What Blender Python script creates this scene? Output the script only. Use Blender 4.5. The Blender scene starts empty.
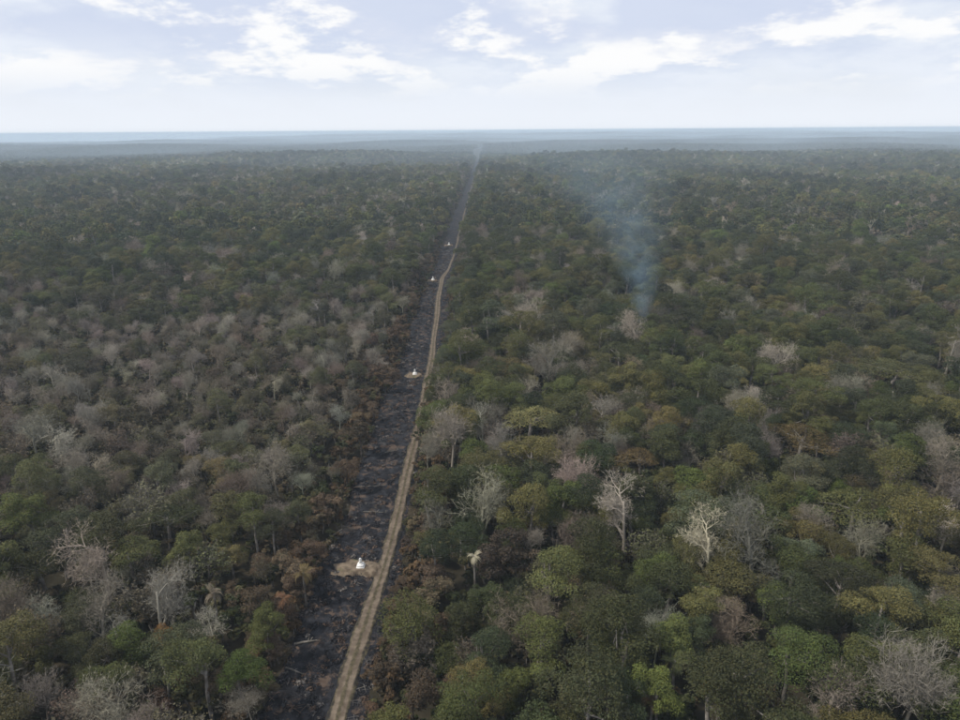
import bpy, math, random
import numpy as np
from mathutils import Vector, Matrix

rad = math.radians
SC = bpy.context.scene
COL = SC.collection
RNG = np.random.default_rng(11)
random.seed(11)

# ------------------------------------------------------------------ camera
CAM_H = 60.0
PITCH, YAW, ROLL = 17.9, 0.62, -0.40
HFOV = 68.0
cam_d = bpy.data.cameras.new("camera")
cam_d.sensor_width = 36.0
cam_d.lens = 18.0 / math.tan(rad(HFOV / 2))
cam_d.clip_start = 0.5
cam_d.clip_end = 80000.0
cam = bpy.data.objects.new("camera", cam_d)
COL.objects.link(cam)
CAM_R = (Matrix.Rotation(rad(YAW), 4, 'Z') @ Matrix.Rotation(rad(90 - PITCH), 4, 'X')
         @ Matrix.Rotation(rad(ROLL), 4, 'Z'))
cam.matrix_world = Matrix.Translation((0, 0, CAM_H)) @ CAM_R
SC.camera = cam

# ------------------------------------------------------------------ sky
SUN_EL, SUN_AZ = 54.0, -105.0          # azimuth measured from +Y towards +X
world = bpy.data.worlds.new("World")
SC.world = world
world.use_nodes = True
wn, wl = world.node_tree.nodes, world.node_tree.links
wn.clear()


def wnode(t, **kw):
    n = wn.new(t)
    for k, v in kw.items():
        setattr(n, k, v)
    return n


def wmath(op, a, b=None, c=None, clamp=False):
    n = wnode('ShaderNodeMath', operation=op, use_clamp=clamp)
    for i, s in enumerate((a, b, c)):
        if s is None:
            continue
        if isinstance(s, (int, float)):
            n.inputs[i].default_value = s
        else:
            wl.new(s, n.inputs[i])
    return n.outputs[0]


def wmix(fac, a, b):
    n = wnode('ShaderNodeMix', data_type='RGBA')
    for s, i in ((fac, 0), (a, 6), (b, 7)):
        if isinstance(s, (int, float)):
            n.inputs[i].default_value = s
        elif isinstance(s, tuple):
            n.inputs[i].default_value = s + (1,)
        else:
            wl.new(s, n.inputs[i])
    return n.outputs[2]


def wnoise(vec, scale, detail, rough, off, dist=0.0):
    m = wnode('ShaderNodeMapping')
    m.inputs['Location'].default_value = off
    wl.new(vec, m.inputs['Vector'])
    n = wnode('ShaderNodeTexNoise', noise_dimensions='2D')
    n.inputs['Scale'].default_value = scale
    n.inputs['Detail'].default_value = detail
    n.inputs['Roughness'].default_value = rough
    n.inputs['Distortion'].default_value = dist
    wl.new(m.outputs[0], n.inputs['Vector'])
    return n.outputs['Fac']


def wramp(v, lo, hi):
    n = wnode('ShaderNodeMapRange', interpolation_type='SMOOTHSTEP')
    n.inputs['From Min'].default_value = lo
    n.inputs['From Max'].default_value = hi
    wl.new(v, n.inputs['Value'])
    return n.outputs['Result']


tc = wnode('ShaderNodeTexCoord')
sep = wnode('ShaderNodeSeparateXYZ')
wl.new(tc.outputs['Generated'], sep.inputs[0])
zz = wmath('MAXIMUM', sep.outputs['Z'], 0.0)
den = wmath('ADD', zz, 0.24)
cmb = wnode('ShaderNodeCombineXYZ')
wl.new(wmath('DIVIDE', sep.outputs['X'], den), cmb.inputs['X'])
wl.new(wmath('DIVIDE', sep.outputs['Y'], den), cmb.inputs['Y'])
cuv = cmb.outputs[0]
sky = wnode('ShaderNodeTexSky', sky_type='NISHITA', sun_disc=False,
            sun_elevation=rad(SUN_EL), sun_rotation=rad(SUN_AZ), altitude=100.0,
            air_density=1.0, dust_density=2.0, ozone_density=1.0)
sky_s = wnode('ShaderNodeVectorMath', operation='SCALE')
wl.new(sky.outputs[0], sky_s.inputs[0])
sky_s.inputs['Scale'].default_value = 0.11
n_cover = wnoise(cuv, 1.5, 3, 0.55, (3.1, 0.4, 0), 0.0)
veil = wmix(wramp(n_cover, 0.25, 0.62), sky_s.outputs[0], (0.83, 0.88, 0.965))
veil = wmix(0.92, veil, (0.83, 0.88, 0.965))


def cloud(lift):
    """billowing cloud density seen along a direction raised by lift"""
    dn = wmath('ADD', zz, 0.24 + lift)
    cb = wnode('ShaderNodeCombineXYZ')
    wl.new(wmath('DIVIDE', sep.outputs['X'], dn), cb.inputs['X'])
    wl.new(wmath('DIVIDE', sep.outputs['Y'], dn), cb.inputs['Y'])
    return wnoise(cb.outputs[0], 1.8, 7, 0.60, (9.3, 3.4, 0), 0.0)


m0, m1 = cloud(0.0), cloud(0.030)
cover = wmath('MULTIPLY', wramp(m0, 0.34, 0.55), wramp(zz, 0.03, 0.085))
lit = wramp(wmath('SUBTRACT', m0, m1), -0.07, 0.09)
ccol = wmix(lit, (0.70, 0.77, 0.90), (1.0, 1.0, 1.0))
n_dark = wnoise(cuv, 1.25, 5, 0.50, (2.6, 7.3, 0), 0.0)
thick = wmath('MULTIPLY', wramp(n_dark, 0.43, 0.56), wramp(zz, 0.06, 0.125))
c2 = wmix(wmath('MULTIPLY', cover, 0.92), veil, ccol)
c2 = wmix(wmath('MULTIPLY', wmath('MULTIPLY', thick, wramp(m0, 0.62, 0.50)), 0.8), c2, (0.63, 0.70, 0.87))
hz = wramp(zz, 0.0, 0.06)
c3 = wmix(hz, (0.87, 0.91, 0.975), c2)
bg = wnode('ShaderNodeBackground')
bg.inputs['Strength'].default_value = 1.0
wl.new(c3, bg.inputs['Color'])
wo = wnode('ShaderNodeOutputWorld')
wl.new(bg.outputs[0], wo.inputs['Surface'])

# ------------------------------------------------------------------ sun
sun_d = bpy.data.lights.new("sun", 'SUN')
sun_d.energy = 3.8
sun_d.angle = rad(3)
sun_d.color = (1.0, 0.94, 0.84)
sun = bpy.data.objects.new("sun", sun_d)
COL.objects.link(sun)
sdir = Vector((math.sin(rad(SUN_AZ)) * math.cos(rad(SUN_EL)),
               math.cos(rad(SUN_AZ)) * math.cos(rad(SUN_EL)), math.sin(rad(SUN_EL))))
sun.rotation_euler = sdir.to_track_quat('Z', 'Y').to_euler()
sun.location = sdir * 300

vs = SC.view_settings
vs.view_transform = 'Standard'
vs.look = 'None'
vs.exposure = 0.0
vs.gamma = 1.0
vs.use_curve_mapping = False
SC.render.engine = 'CYCLES'
cy = SC.cycles
cy.use_denoising = True
cy.max_bounces = 3
cy.diffuse_bounces = 1
cy.glossy_bounces = 1
cy.transmission_bounces = 2
cy.volume_bounces = 1
cy.transparent_max_bounces = 4
cy.caustics_reflective = False
cy.caustics_refractive = False

# ------------------------------------------------------------------ terrain function


def sines(seed, n, lam, spread=1.8):
    r = np.random.default_rng(seed)
    k = 2 * np.pi / (lam * spread ** r.uniform(-1, 1, n))
    a = r.uniform(0, 2 * np.pi, n)
    return k * np.cos(a), k * np.sin(a), r.uniform(0, 2 * np.pi, n)


def snoise(x, y, prm):
    kx, ky, ph = prm
    x, y = np.asarray(x, float), np.asarray(y, float)
    s = np.zeros(np.broadcast(x, y).shape)
    for i in range(len(kx)):
        s = s + np.sin(kx[i] * x + ky[i] * y + ph[i])
    return s * math.sqrt(2.0 / len(kx)) * 0.6


def sstep(v, a, b):
    t = np.clip((v - a) / (b - a), 0, 1)
    return t * t * (3 - 2 * t)


S_NEAR, S_MID, S_FAR, S_COL, S_COL2, S_KIND = (sines(3, 7, 130), sines(5, 8, 900), sines(8, 8, 3800),
                                               sines(13, 8, 34), sines(17, 8, 260), sines(23, 8, 60))


def H(x, y):
    x, y = np.asarray(x, float), np.asarray(y, float)
    d = np.hypot(x, y)
    z = 0.7 * snoise(x, y, S_NEAR)
    z = z + 1.6 * np.exp(-((y - 282) / 45) ** 2) - 2.2 * np.exp(-((y - 350) / 45) ** 2)
    z = z + 6.0 * sstep(d, 400, 1600) * snoise(x, y, S_MID)
    z = z + 4.0 * np.exp(-((y - 1380 + 0.25 * x) / 170) ** 2) * sstep(x, -60, 160)
    z = z - 5.0 * np.exp(-((y - 1900) / 260) ** 2)
    z = z + 5.0 * np.exp(-((y - 2750 - 0.2 * x) / 300) ** 2)
    z = z + 9.0 * sstep(d, 2500, 7000) * snoise(x, y, S_FAR)
    az = np.arctan2(x, np.maximum(y, 1.0))
    z = z - 210.0 * sstep(-az, 0.12, 0.62) * sstep(d, 3500, 15000)
    z = z - 35.0 * sstep(az, 0.30, 0.62) * sstep(d, 3500, 15000)
    z = z + 26.0 * np.exp(-((az - 0.32) / 0.10) ** 2) * sstep(d, 9000, 15000)
    return np.where(d > 2500, np.minimum(z, 42.0), z)


# strip of cleared ground, straight along +Y
def strip_l(y):
    y = np.asarray(y, float)
    return -24.6 + 0.5 * np.sin(y / 13.0) + 0.4 * np.sin(y / 5.3 + 1) - 0.6 * sstep(y, 280, 360) + 3.0 * sstep(y, 380, 900)


def strip_r(y):
    y = np.asarray(y, float)
    return (-12.9 + 0.4 * np.sin(y / 17.0 + 2) + 0.6 * (1 - sstep(y, 60, 92)) + 0.35 * np.sin(y / 6.1)
            - 0.8 * np.exp(-((y - 150) / 30) ** 2) - 1.9 * sstep(y, 255, 330))


TRK_Y = np.array([-60, 40, 62, 70, 80, 92, 105, 120, 140, 170, 188, 225, 262, 295, 330, 420, 800, 2600], float)
TRK_X = np.array([-16.6, -16.4, -16.4, -16.1, -15.2, -15.2, -15.0, -14.9, -14.8, -15.0, -15.5, -16.7, -17.9, -18.8,
                  -17.5, -16.8, -16.6, -16.6])


def track_x(y):
    y = np.asarray(y, float)
    o = np.stack([np.interp(y + k, TRK_Y, TRK_X) for k in (-9, -4, 0, 4, 9)]).mean(0)
    return o + 0.12 * np.sin(y / 7.0)


# projection of a world point to photograph pixels (960 x 720)
_R = np.array(CAM_R.to_3x3())
F_PX = 480.0 / math.tan(rad(HFOV / 2))


def project(x, y, z):
    p = np.stack([np.asarray(x, float), np.asarray(y, float), np.asarray(z, float) - CAM_H], -1) @ _R
    dep = -p[..., 2]
    return 480 + F_PX * p[..., 0] / dep, 360 - F_PX * p[..., 1] / dep, dep


def ground_at(px, py):
    v = _R @ np.array([(px - 480) / F_PX, (360 - py) / F_PX, -1.0])
    t = (CAM_H - 0.0) / -v[2]
    for _ in range(6):
        x, y = v[0] * t, v[1] * t
        t = (CAM_H - float(H(x, y))) / -v[2]
    return float(v[0] * t), float(v[1] * t)


# ------------------------------------------------------------------ helpers
def tag(o, label=None, cat=None, group=None, kind=None):
    if label: o['label'] = label
    if cat: o['category'] = cat
    if group: o['group'] = group
    if kind: o['kind'] = kind
    return o


def mesh_np(name, verts, faces, mats, face_mat=None, face_col=None, smooth=False):
    """verts (n,3); faces: list of index arrays (k,3) or (k,4)"""
    me = bpy.data.meshes.new(name)
    verts = np.asarray(verts, np.float32)
    fl = [np.asarray(f, np.int32) for f in faces if len(f)]
    loops = np.concatenate([f.ravel() for f in fl])
    tot = np.concatenate([np.full(len(f), f.shape[1], np.int32) for f in fl])
    start = np.concatenate([[0], np.cumsum(tot)[:-1]]).astype(np.int32)
    me.vertices.add(len(verts))
    me.vertices.foreach_set('co', verts.ravel())
    me.loops.add(len(loops))
    me.loops.foreach_set('vertex_index', loops)
    me.polygons.add(len(tot))
    me.polygons.foreach_set('loop_start', start)
    me.polygons.foreach_set('loop_total', tot)
    for m in mats:
        me.materials.append(m)
    if face_mat is not None:
        me.polygons.foreach_set('material_index', np.asarray(face_mat, np.int32))
    if smooth:
        me.polygons.foreach_set('use_smooth', np.ones(len(tot), bool))
    if face_col is not None:
        a = me.attributes.new('shade', 'FLOAT_COLOR', 'FACE')
        c = np.ones((len(tot), 4), np.float32)
        c[:, :3] = face_col
        a.data.foreach_set('color', c.ravel())
    me.update(calc_edges=True)
    me.validate()
    return me


class Geo:
    """collects quads/tris with a material slot and a colour multiplier"""

    def __init__(self):
        self.v, self.q, self.t = [], [], []
        self.qm, self.tm, self.qc, self.tc = [], [], [], []
        self.n = 0

    def add(self, v, q=None, t=None, mat=0, col=1.0):
        v = np.asarray(v, np.float32).reshape(-1, 3)
        self.v.append(v)
        if q is not None and len(q):
            q = np.asarray(q).reshape(-1, 4)
            self.q.append(q + self.n)
            self.qm.append(np.full(len(q), mat))
            c = np.asarray(col, np.float32)
            self.qc.append(np.broadcast_to(c, (len(q), 3)) if c.ndim != 1 or len(c) == 3 else np.repeat(c[:, None], 3, 1))
        if t is not None and len(t):
            t = np.asarray(t).reshape(-1, 3)
            self.t.append(t + self.n)
            self.tm.append(np.full(len(t), mat))
            c = np.asarray(col, np.float32)
            self.tc.append(np.broadcast_to(c, (len(t), 3)) if c.ndim != 1 or len(c) == 3 else np.repeat(c[:, None], 3, 1))
        self.n += len(v)

    def merge(self, g, mat=None):
        off = self.n
        self.v += g.v
        self.q += [a + off for a in g.q]
        self.t += [a + off for a in g.t]
        self.qm += [a * 0 + mat if mat is not None else a for a in g.qm]
        self.tm += [a * 0 + mat if mat is not None else a for a in g.tm]
        self.qc += g.qc
        self.tc += g.tc
        self.n += g.n

    def mesh(self, name, mats, smooth=False):
        v = np.concatenate(self.v)
        faces, fm, fc = [], [], []
        if self.q:
            faces.append(np.concatenate(self.q)); fm.append(np.concatenate(self.qm)); fc.append(np.concatenate(self.qc))
        if self.t:
            faces.append(np.concatenate(self.t)); fm.append(np.concatenate(self.tm)); fc.append(np.concatenate(self.tc))
        return mesh_np(name, v, faces, mats, np.concatenate(fm), np.concatenate(fc), smooth)


def tube(g, pts, radii, sides=5, mat=0, col=1.0):
    pts = [np.asarray(p, float) for p in pts]
    n = len(pts)
    vs_, ang = [], np.linspace(0, 2 * np.pi, sides, endpoint=False)
    ref = np.array([0.3, 0.9, 0.2])
    for i, p in enumerate(pts):
        d = pts[min(i + 1, n - 1)] - pts[max(i - 1, 0)]
        d = d / (np.linalg.norm(d) + 1e-9)
        a = np.cross(d, ref)
        if np.linalg.norm(a) < 0.1:
            a = np.cross(d, [1.0, 0, 0])
        a /= np.linalg.norm(a)
        b = np.cross(d, a)
        vs_.append(p + radii[i] * (np.cos(ang)[:, None] * a + np.sin(ang)[:, None] * b))
    v = np.concatenate(vs_ + [[pts[-1]]])
    q = []
    for i in range(n - 1):
        for k in range(sides):
            k2 = (k + 1) % sides
            q.append((i * sides + k, i * sides + k2, (i + 1) * sides + k2, (i + 1) * sides + k))
    t = [((n - 1) * sides + k, (n - 1) * sides + (k + 1) % sides, n * sides) for k in range(sides)]
    g.add(v, q, t, mat, col)


def cards(g, pos, nrm, size, r, mat=0, col=1.0, aspect=0.6):
    """small rhombic leaf faces"""
    n = len(pos)
    nrm = nrm / (np.linalg.norm(nrm, axis=1, keepdims=True) + 1e-9)
    a = np.cross(nrm, r.normal(size=(n, 3)))
    a /= np.linalg.norm(a, axis=1, keepdims=True) + 1e-9
    b = np.cross(nrm, a)
    s = np.asarray(size).reshape(-1, 1)
    bend = nrm * s * r.uniform(-0.25, 0.1, (n, 1))
    v = np.stack([pos + a * s, pos + b * s * aspect + bend * .3, pos - a * s + bend, pos - b * s * aspect + bend * .3], 1)
    q = np.arange(n * 4).reshape(-1, 4)
    g.add(v.reshape(-1, 3), q, None, mat, col)


def unit(r, n):
    v = r.normal(size=(n, 3))
    return v / np.linalg.norm(v, axis=1, keepdims=True)


def link(name, me, parent=None):
    o = bpy.data.objects.new(name, me)
    COL.objects.link(o)
    if parent:
        o.parent = parent
    return o


# ------------------------------------------------------------------ materials
class MT:
    def __init__(self, name, rough=0.9, spec=0.15):
        self.m = bpy.data.materials.new(name)
        self.m.use_nodes = True
        self.nt = self.m.node_tree
        self.b = self.nt.nodes['Principled BSDF']
        self.b.inputs['Roughness'].default_value = rough
        self.b.inputs['Specular IOR Level'].default_value = spec
        self.out = [n for n in self.nt.nodes if n.type == 'OUTPUT_MATERIAL'][0]

    def n(self, t, **kw):
        n = self.nt.nodes.new(t)
        for k, v in kw.items():
            setattr(n, k, v)
        return n

    def l(self, a, b):
        self.nt.links.new(a, b)

    def noise(self, scale, detail=4, rough=0.55, vec=None, dist=0.0):
        n = self.n('ShaderNodeTexNoise')
        n.inputs['Scale'].default_value = scale
        n.inputs['Detail'].default_value = detail
        n.inputs['Roughness'].default_value = rough
        n.inputs['Distortion'].default_value = dist
        if vec is None:
            vec = self.n('ShaderNodeNewGeometry').outputs['Position']
        self.l(vec, n.inputs['Vector'])
        return n.outputs['Fac']

    def ramp(self, v, lo, hi, a=0.0, b=1.0):
        n = self.n('ShaderNodeMapRange', interpolation_type='SMOOTHSTEP')
        for k, x in (('From Min', lo), ('From Max', hi), ('To Min', a), ('To Max', b)):
            n.inputs[k].default_value = x
        self.l(v, n.inputs['Value'])
        return n.outputs['Result']

    def mix(self, f, a, b, mode='MIX'):
        n = self.n('ShaderNodeMix', data_type='RGBA', blend_type=mode)
        for s, i in ((f, 0), (a, 6), (b, 7)):
            if isinstance(s, (int, float)):
                n.inputs[i].default_value = s
            elif isinstance(s, tuple):
                n.inputs[i].default_value = s + (1,)
            else:
                self.l(s, n.inputs[i])
        return n.outputs[2]

    def attr(self, name, typ='GEOMETRY'):
        n = self.n('ShaderNodeAttribute', attribute_type=typ, attribute_name=name)
        return n

    def bump(self, v, strength, dist):
        n = self.n('ShaderNodeBump')
        n.inputs['Strength'].default_value = strength
        n.inputs['Distance'].default_value = dist
        self.l(v, n.inputs['Height'])
        self.l(n.outputs[0], self.b.inputs['Normal'])

    def color(self, c):
        if isinstance(c, tuple):
            self.b.inputs['Base Color'].default_value = c + (1,)
        else:
            self.l(c, self.b.inputs['Base Color'])
        return self


def foliage_mat(name, transl):
    t = MT(name, 0.7, 0.2)
    tint = t.attr('tint', 'INSTANCER').outputs['Color']
    sh = t.attr('shade').outputs['Color']
    c = t.mix(1.0, tint, sh, 'MULTIPLY')
    t.color(c)
    if transl:
        tr = t.n('ShaderNodeBsdfTranslucent')
        t.l(c, tr.inputs['Color'])
        ms = t.n('ShaderNodeMixShader')
        ms.inputs[0].default_value = transl
        t.l(t.b.outputs[0], ms.inputs[1])
        t.l(tr.outputs[0], ms.inputs[2])
        t.l(ms.outputs[0], t.out.inputs['Surface'])
    return t.m


M_LEAF = foliage_mat('foliage', 0.12)
M_TWIG = foliage_mat('dry_twigs', 0.0)
t = MT('bark', 0.9)
t.color(t.mix(t.ramp(t.noise(1.3, 4), .35, .7), (0.11, 0.095, 0.08), (0.24, 0.22, 0.20)))
M_BARK = t.m
t = MT('charred_bark', 0.95)
t.color(t.mix(t.ramp(t.noise(1.5, 4), .4, .7), (0.03, 0.026, 0.024), (0.12, 0.10, 0.085)))
M_CHAR = t.m

t = MT('forest_floor', 1.0, 0.0)
base = t.mix(t.ramp(t.noise(0.35, 5), .35, .65), (0.022, 0.020, 0.014), (0.055, 0.045, 0.030))
base = t.mix(t.ramp(t.noise(0.06, 4), .45, .65), base, (0.030, 0.027, 0.018))
far = t.mix(t.ramp(t.noise(0.0011, 8, .62), .38, .66), (0.030, 0.040, 0.024), (0.085, 0.085, 0.055))  # canopy tone for far ground, shade among the crowns included in the colour
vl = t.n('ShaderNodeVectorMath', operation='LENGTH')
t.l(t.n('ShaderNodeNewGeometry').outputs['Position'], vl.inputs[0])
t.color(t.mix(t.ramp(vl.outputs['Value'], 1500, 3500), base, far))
M_FLOOR = t.m

t = MT('burnt_ground', 0.92, 0.12)
pos = t.n('ShaderNodeNewGeometry').outputs['Position']
mp = t.n('ShaderNodeMapping')
mp.inputs['Scale'].default_value = (1.0, 0.8, 1.0)
t.l(pos, mp.inputs['Vector'])
v = mp.outputs[0]
c = t.mix(t.ramp(t.noise(0.9, 6, .65, v), .38, .68), (0.006, 0.006, 0.0075), (0.026, 0.027, 0.032))
c = t.mix(t.ramp(t.noise(0.55, 7, .7, v, .4), .53, .64), c, (0.085, 0.060, 0.045))
c = t.mix(t.ramp(t.noise(2.2, 5, .7, v), .64, .72), c, (0.12, 0.12, 0.125))
c = t.mix(t.ramp(t.noise(0.16, 5, .6, v), .60, .72), c, (0.060, 0.048, 0.036))
t.color(c)
t.bump(t.noise(1.8, 6, .7, v), 0.7, 0.25)
M_BURNT = t.m

t = MT('track_soil', 0.92, 0.1)
rut = t.attr('rut').outputs['Fac']
soil = t.mix(t.ramp(t.noise(0.8, 6, .65), .35, .68), (0.090, 0.069, 0.051), (0.165, 0.131, 0.099))
grass = t.mix(t.ramp(t.noise(1.2, 6, .7), .4, .65), (0.050, 0.042, 0.026), (0.100, 0.084, 0.052))
nz = t.noise(1.6, 5, .7)
ad = t.n('ShaderNodeMath', operation='ADD')
t.l(rut, ad.inputs[0]); t.l(nz, ad.inputs[1])
c = t.mix(t.ramp(ad.outputs[0], .72, 1.15), grass, soil)
c = t.mix(t.ramp(t.attr('edge').outputs['Fac'], 0, 1), t.mix(t.ramp(nz, .42, .58), (0.018, 0.017, 0.018), grass), c)
t.color(c)
t.bump(t.noise(3.0, 5, .65), 0.5, 0.12)
M_TRACK = t.m

t = MT('dry_mound_soil', 0.95, 0.1)
c = t.mix(t.ramp(t.noise(1.1, 6, .65), .35, .68), (0.080, 0.060, 0.042), (0.185, 0.145, 0.105))
c = t.mix(t.ramp(t.noise(0.7, 4), .56, .68), c, (0.11, 0.105, 0.06))
t.color(c)
t.bump(t.noise(3.0, 5, .65), 0.5, 0.1)
M_MOUND = t.m

t = MT('white_paint', 0.6, 0.3)
t.color(t.mix(t.ramp(t.noise(5.0, 5, .6), .5, .75), (0.82, 0.81, 0.78), (0.60, 0.58, 0.54)))
M_WHITE = t.m
t = MT('pale_wood', 0.85, 0.15)
t.color(t.mix(t.ramp(t.noise(2.0, 5, .6), .4, .7), (0.11, 0.10, 0.085), (0.24, 0.215, 0.185)))
M_PALE = t.m

# ------------------------------------------------------------------ ground
rings = [0.0] + list(np.geomspace(6.0, 20000.0, 250))
NA = 320
ang = np.linspace(0, 2 * np.pi, NA, endpoint=False)
gx = np.concatenate([[0.0]] + [r * np.sin(ang) for r in rings[1:]])
gy = np.concatenate([[0.0]] + [r * np.cos(ang) for r in rings[1:]])
gz = H(gx, gy)
tri = [(0, 1 + (k + 1) % NA, 1 + k) for k in range(NA)]
ii = np.arange(len(rings) - 2)[:, None] * NA + 1
kk = np.arange(NA)[None, :]
k2 = (kk + 1) % NA
quad = np.stack([ii + kk, ii + k2, ii + NA + k2, ii + NA + kk], -1).reshape(-1, 4)
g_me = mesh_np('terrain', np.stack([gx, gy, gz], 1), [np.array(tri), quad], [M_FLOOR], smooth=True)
tag(link('terrain', g_me), kind='structure')


def sheet(name, ys, prof, mat, attr=None):
    """prof(y) -> list of (x, dz); one sheet following the terrain"""
    rows, at = [], []
    for y in ys:
        for (x, dz) in prof(y):
            off = 0.06 + 0.00025 * max(abs(y), 0)
            rows.append((x, y, float(H(x, y)) + off + dz))
    nc = len(prof(ys[0]))
    n = len(ys)
    f = [(i * nc + k, i * nc + k + 1, (i + 1) * nc + k + 1, (i + 1) * nc + k) for i in range(n - 1) for k in range(nc - 1)]
    me = mesh_np(name, rows, [np.array(f)], [mat], smooth=True)
    if attr is not None:
        a = me.attributes.new('rut', 'FLOAT', 'POINT')
        a.data.foreach_set('value', np.tile(np.array(attr, np.float32), n))
        a = me.attributes.new('edge', 'FLOAT', 'POINT')
        ev = np.ones((n, nc), np.float32); ev[:, [0, -1]] = 0; ev[:, [1, -2]] = RNG.choice([0.0, .3, 1.0], (n, 2))
        a.data.foreach_set('value', ev.ravel())
    return link(name, me)


ys = list(np.arange(-60, 420, 1.2)) + list(np.geomspace(420, 2600, 160))


def p_strip(y):
    l, r_ = float(strip_l(y)), float(strip_r(y))
    o = []
    for k in range(17):
        f = k / 16
        dz = 0.05 * math.sin(y * .37 + k * 1.3) * math.sin(y * .21 - k * .9)
        o.append((l + (r_ - l) * f, dz - (0.25 if k in (0, 16) else 0)))
    return o


tag(sheet('burnt_strip', ys, p_strip, M_BURNT), kind='structure')
TW = 0.90


def p_track(y):
    cx = float(track_x(y))
    w = TW * (1 + 0.08 * math.sin(y / 9.0) + 0.05 * math.sin(y / 3.7)) * (1 - .12 * float(sstep(y, 100, 160))) * (1 - .45 * float(sstep(y, 285, 350)))
    s = 1.0
    return [(cx + o * w * s + 0.10 * math.sin(y * .9 + o * 5) * abs(o), dz) for o, dz in ((-1.25, 0.02), (-1.0, 0.20), (-0.72, 0.16), (-0.5, 0.15), (-0.28, 0.17), (0, 0.24),
                                               (0.28, 0.17), (0.5, 0.15), (0.72, 0.16), (1.0, 0.20), (1.25, 0.02))]


tag(sheet('dirt_track', ys, p_track, M_TRACK, [0.0, .30, .75, .85, .5, .1, .5, .85, .75, .30, 0.0]), kind='structure')

# ------------------------------------------------------------------ boundary markers on their mounds
MARK = [(361, 570), (415, 376.5), (433, 281.5), (449, 246)]
MARKER_XY = []
mk_labels = ['nearest and largest white concrete boundary marker, on tan mound in burnt strip',
             'second nearest white boundary marker, halfway along the burnt strip',
             'third white boundary marker, small, where the track meets the crest',
             'farthest white boundary marker, a pale dot beyond the crest']


def frustum(g, w0, w1, z0, z1, bev=0.0):
    a, b = w0 / 2, w1 / 2
    v = [(-a, -a, z0), (a, -a, z0), (a, a, z0), (-a, a, z0), (-b, -b, z1), (b, -b, z1), (b, b, z1), (-b, b, z1)]
    q = [(3, 2, 1, 0), (4, 5, 6, 7)] + [(k, (k + 1) % 4, 4 + (k + 1) % 4, 4 + k) for k in range(4)]
    g.add(v, q)


mk_meshes = []
for w in (0,):
    g = Geo(); frustum(g, 1.36, 1.30, 0, 0.20); frustum(g, 1.16, 0.98, 0.203, 0.56); frustum(g, 0.70, 0.52, 0.563, 0.72)
    mk_meshes.append(('base', g.mesh('marker_base', [M_WHITE])))
    g = Geo(); frustum(g, 0.46, 0.38, 0.723, 1.34)
    mk_meshes.append(('pillar', g.mesh('marker_pillar', [M_WHITE])))
    g = Geo(); frustum(g, 0.46, 0.44, 1.343, 1.42); frustum(g, 0.42, 0.04, 1.423, 1.66)
    mk_meshes.append(('cap', g.mesh('marker_cap', [M_WHITE])))

for i, (px, py) in enumerate(MARK):
    x, y = ground_at(px, py)
    MARKER_XY.append((x, y))
    # mound
    nx, ny = 22, 16
    wx, wy = (3.6, 2.0) if i == 0 else (2.5, 1.6)
    cx = x - 0.3
    if i == 0:
        cx = x - 0.5
    vv = []
    for a in range(nx + 1):
        for b in range(ny + 1):
            u, w_ = a / nx * 2 - 1, b / ny * 2 - 1
            rr = (abs(u) ** 3.2 + abs(w_) ** 3.2) ** (1 / 3.2)
            wob = 0.10 * math.sin(u * 7 + i) + 0.10 * math.sin(w_ * 6 + u * 4 + 2 * i)
            hgt = 0.62 * (1 - float(sstep(np.array(rr + wob), 0.74, 1.0))) + 0.05 * math.sin(u * 11) * math.sin(w_ * 9)
            X, Y = cx + u * wx, y + w_ * wy
            vv.append((X, Y, float(H(X, Y)) + 0.06 + 0.00025 * y - 0.06 + hgt))
    ff = [(a * (ny + 1) + b, (a + 1) * (ny + 1) + b, (a + 1) * (ny + 1) + b + 1, a * (ny + 1) + b + 1)
          for a in range(nx) for b in range(ny)]
    mo = link('marker_mound', mesh_np('marker_mound', vv, [np.array(ff)], [M_MOUND], smooth=True))
    tag(mo, kind='structure')
    root = bpy.data.objects.new('boundary_marker', None)
    COL.objects.link(root)
    root.location = (x, y, float(H(x, y)) + 0.58 + 0.00025 * y)
    root.rotation_euler.z = rad(6 * math.sin(i * 2.1))
    s = 0.86 if i < 2 else 0.9
    root.scale = (s, s, s)
    for nm, me in mk_meshes:
        link(nm, me, root)
    tag(root, mk_labels[i], 'boundary marker', 'white markers along the burnt strip')

# ------------------------------------------------------------------ tree shapes


def rot_to(d):
    return d / (np.linalg.norm(d) + 1e-9)


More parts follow.
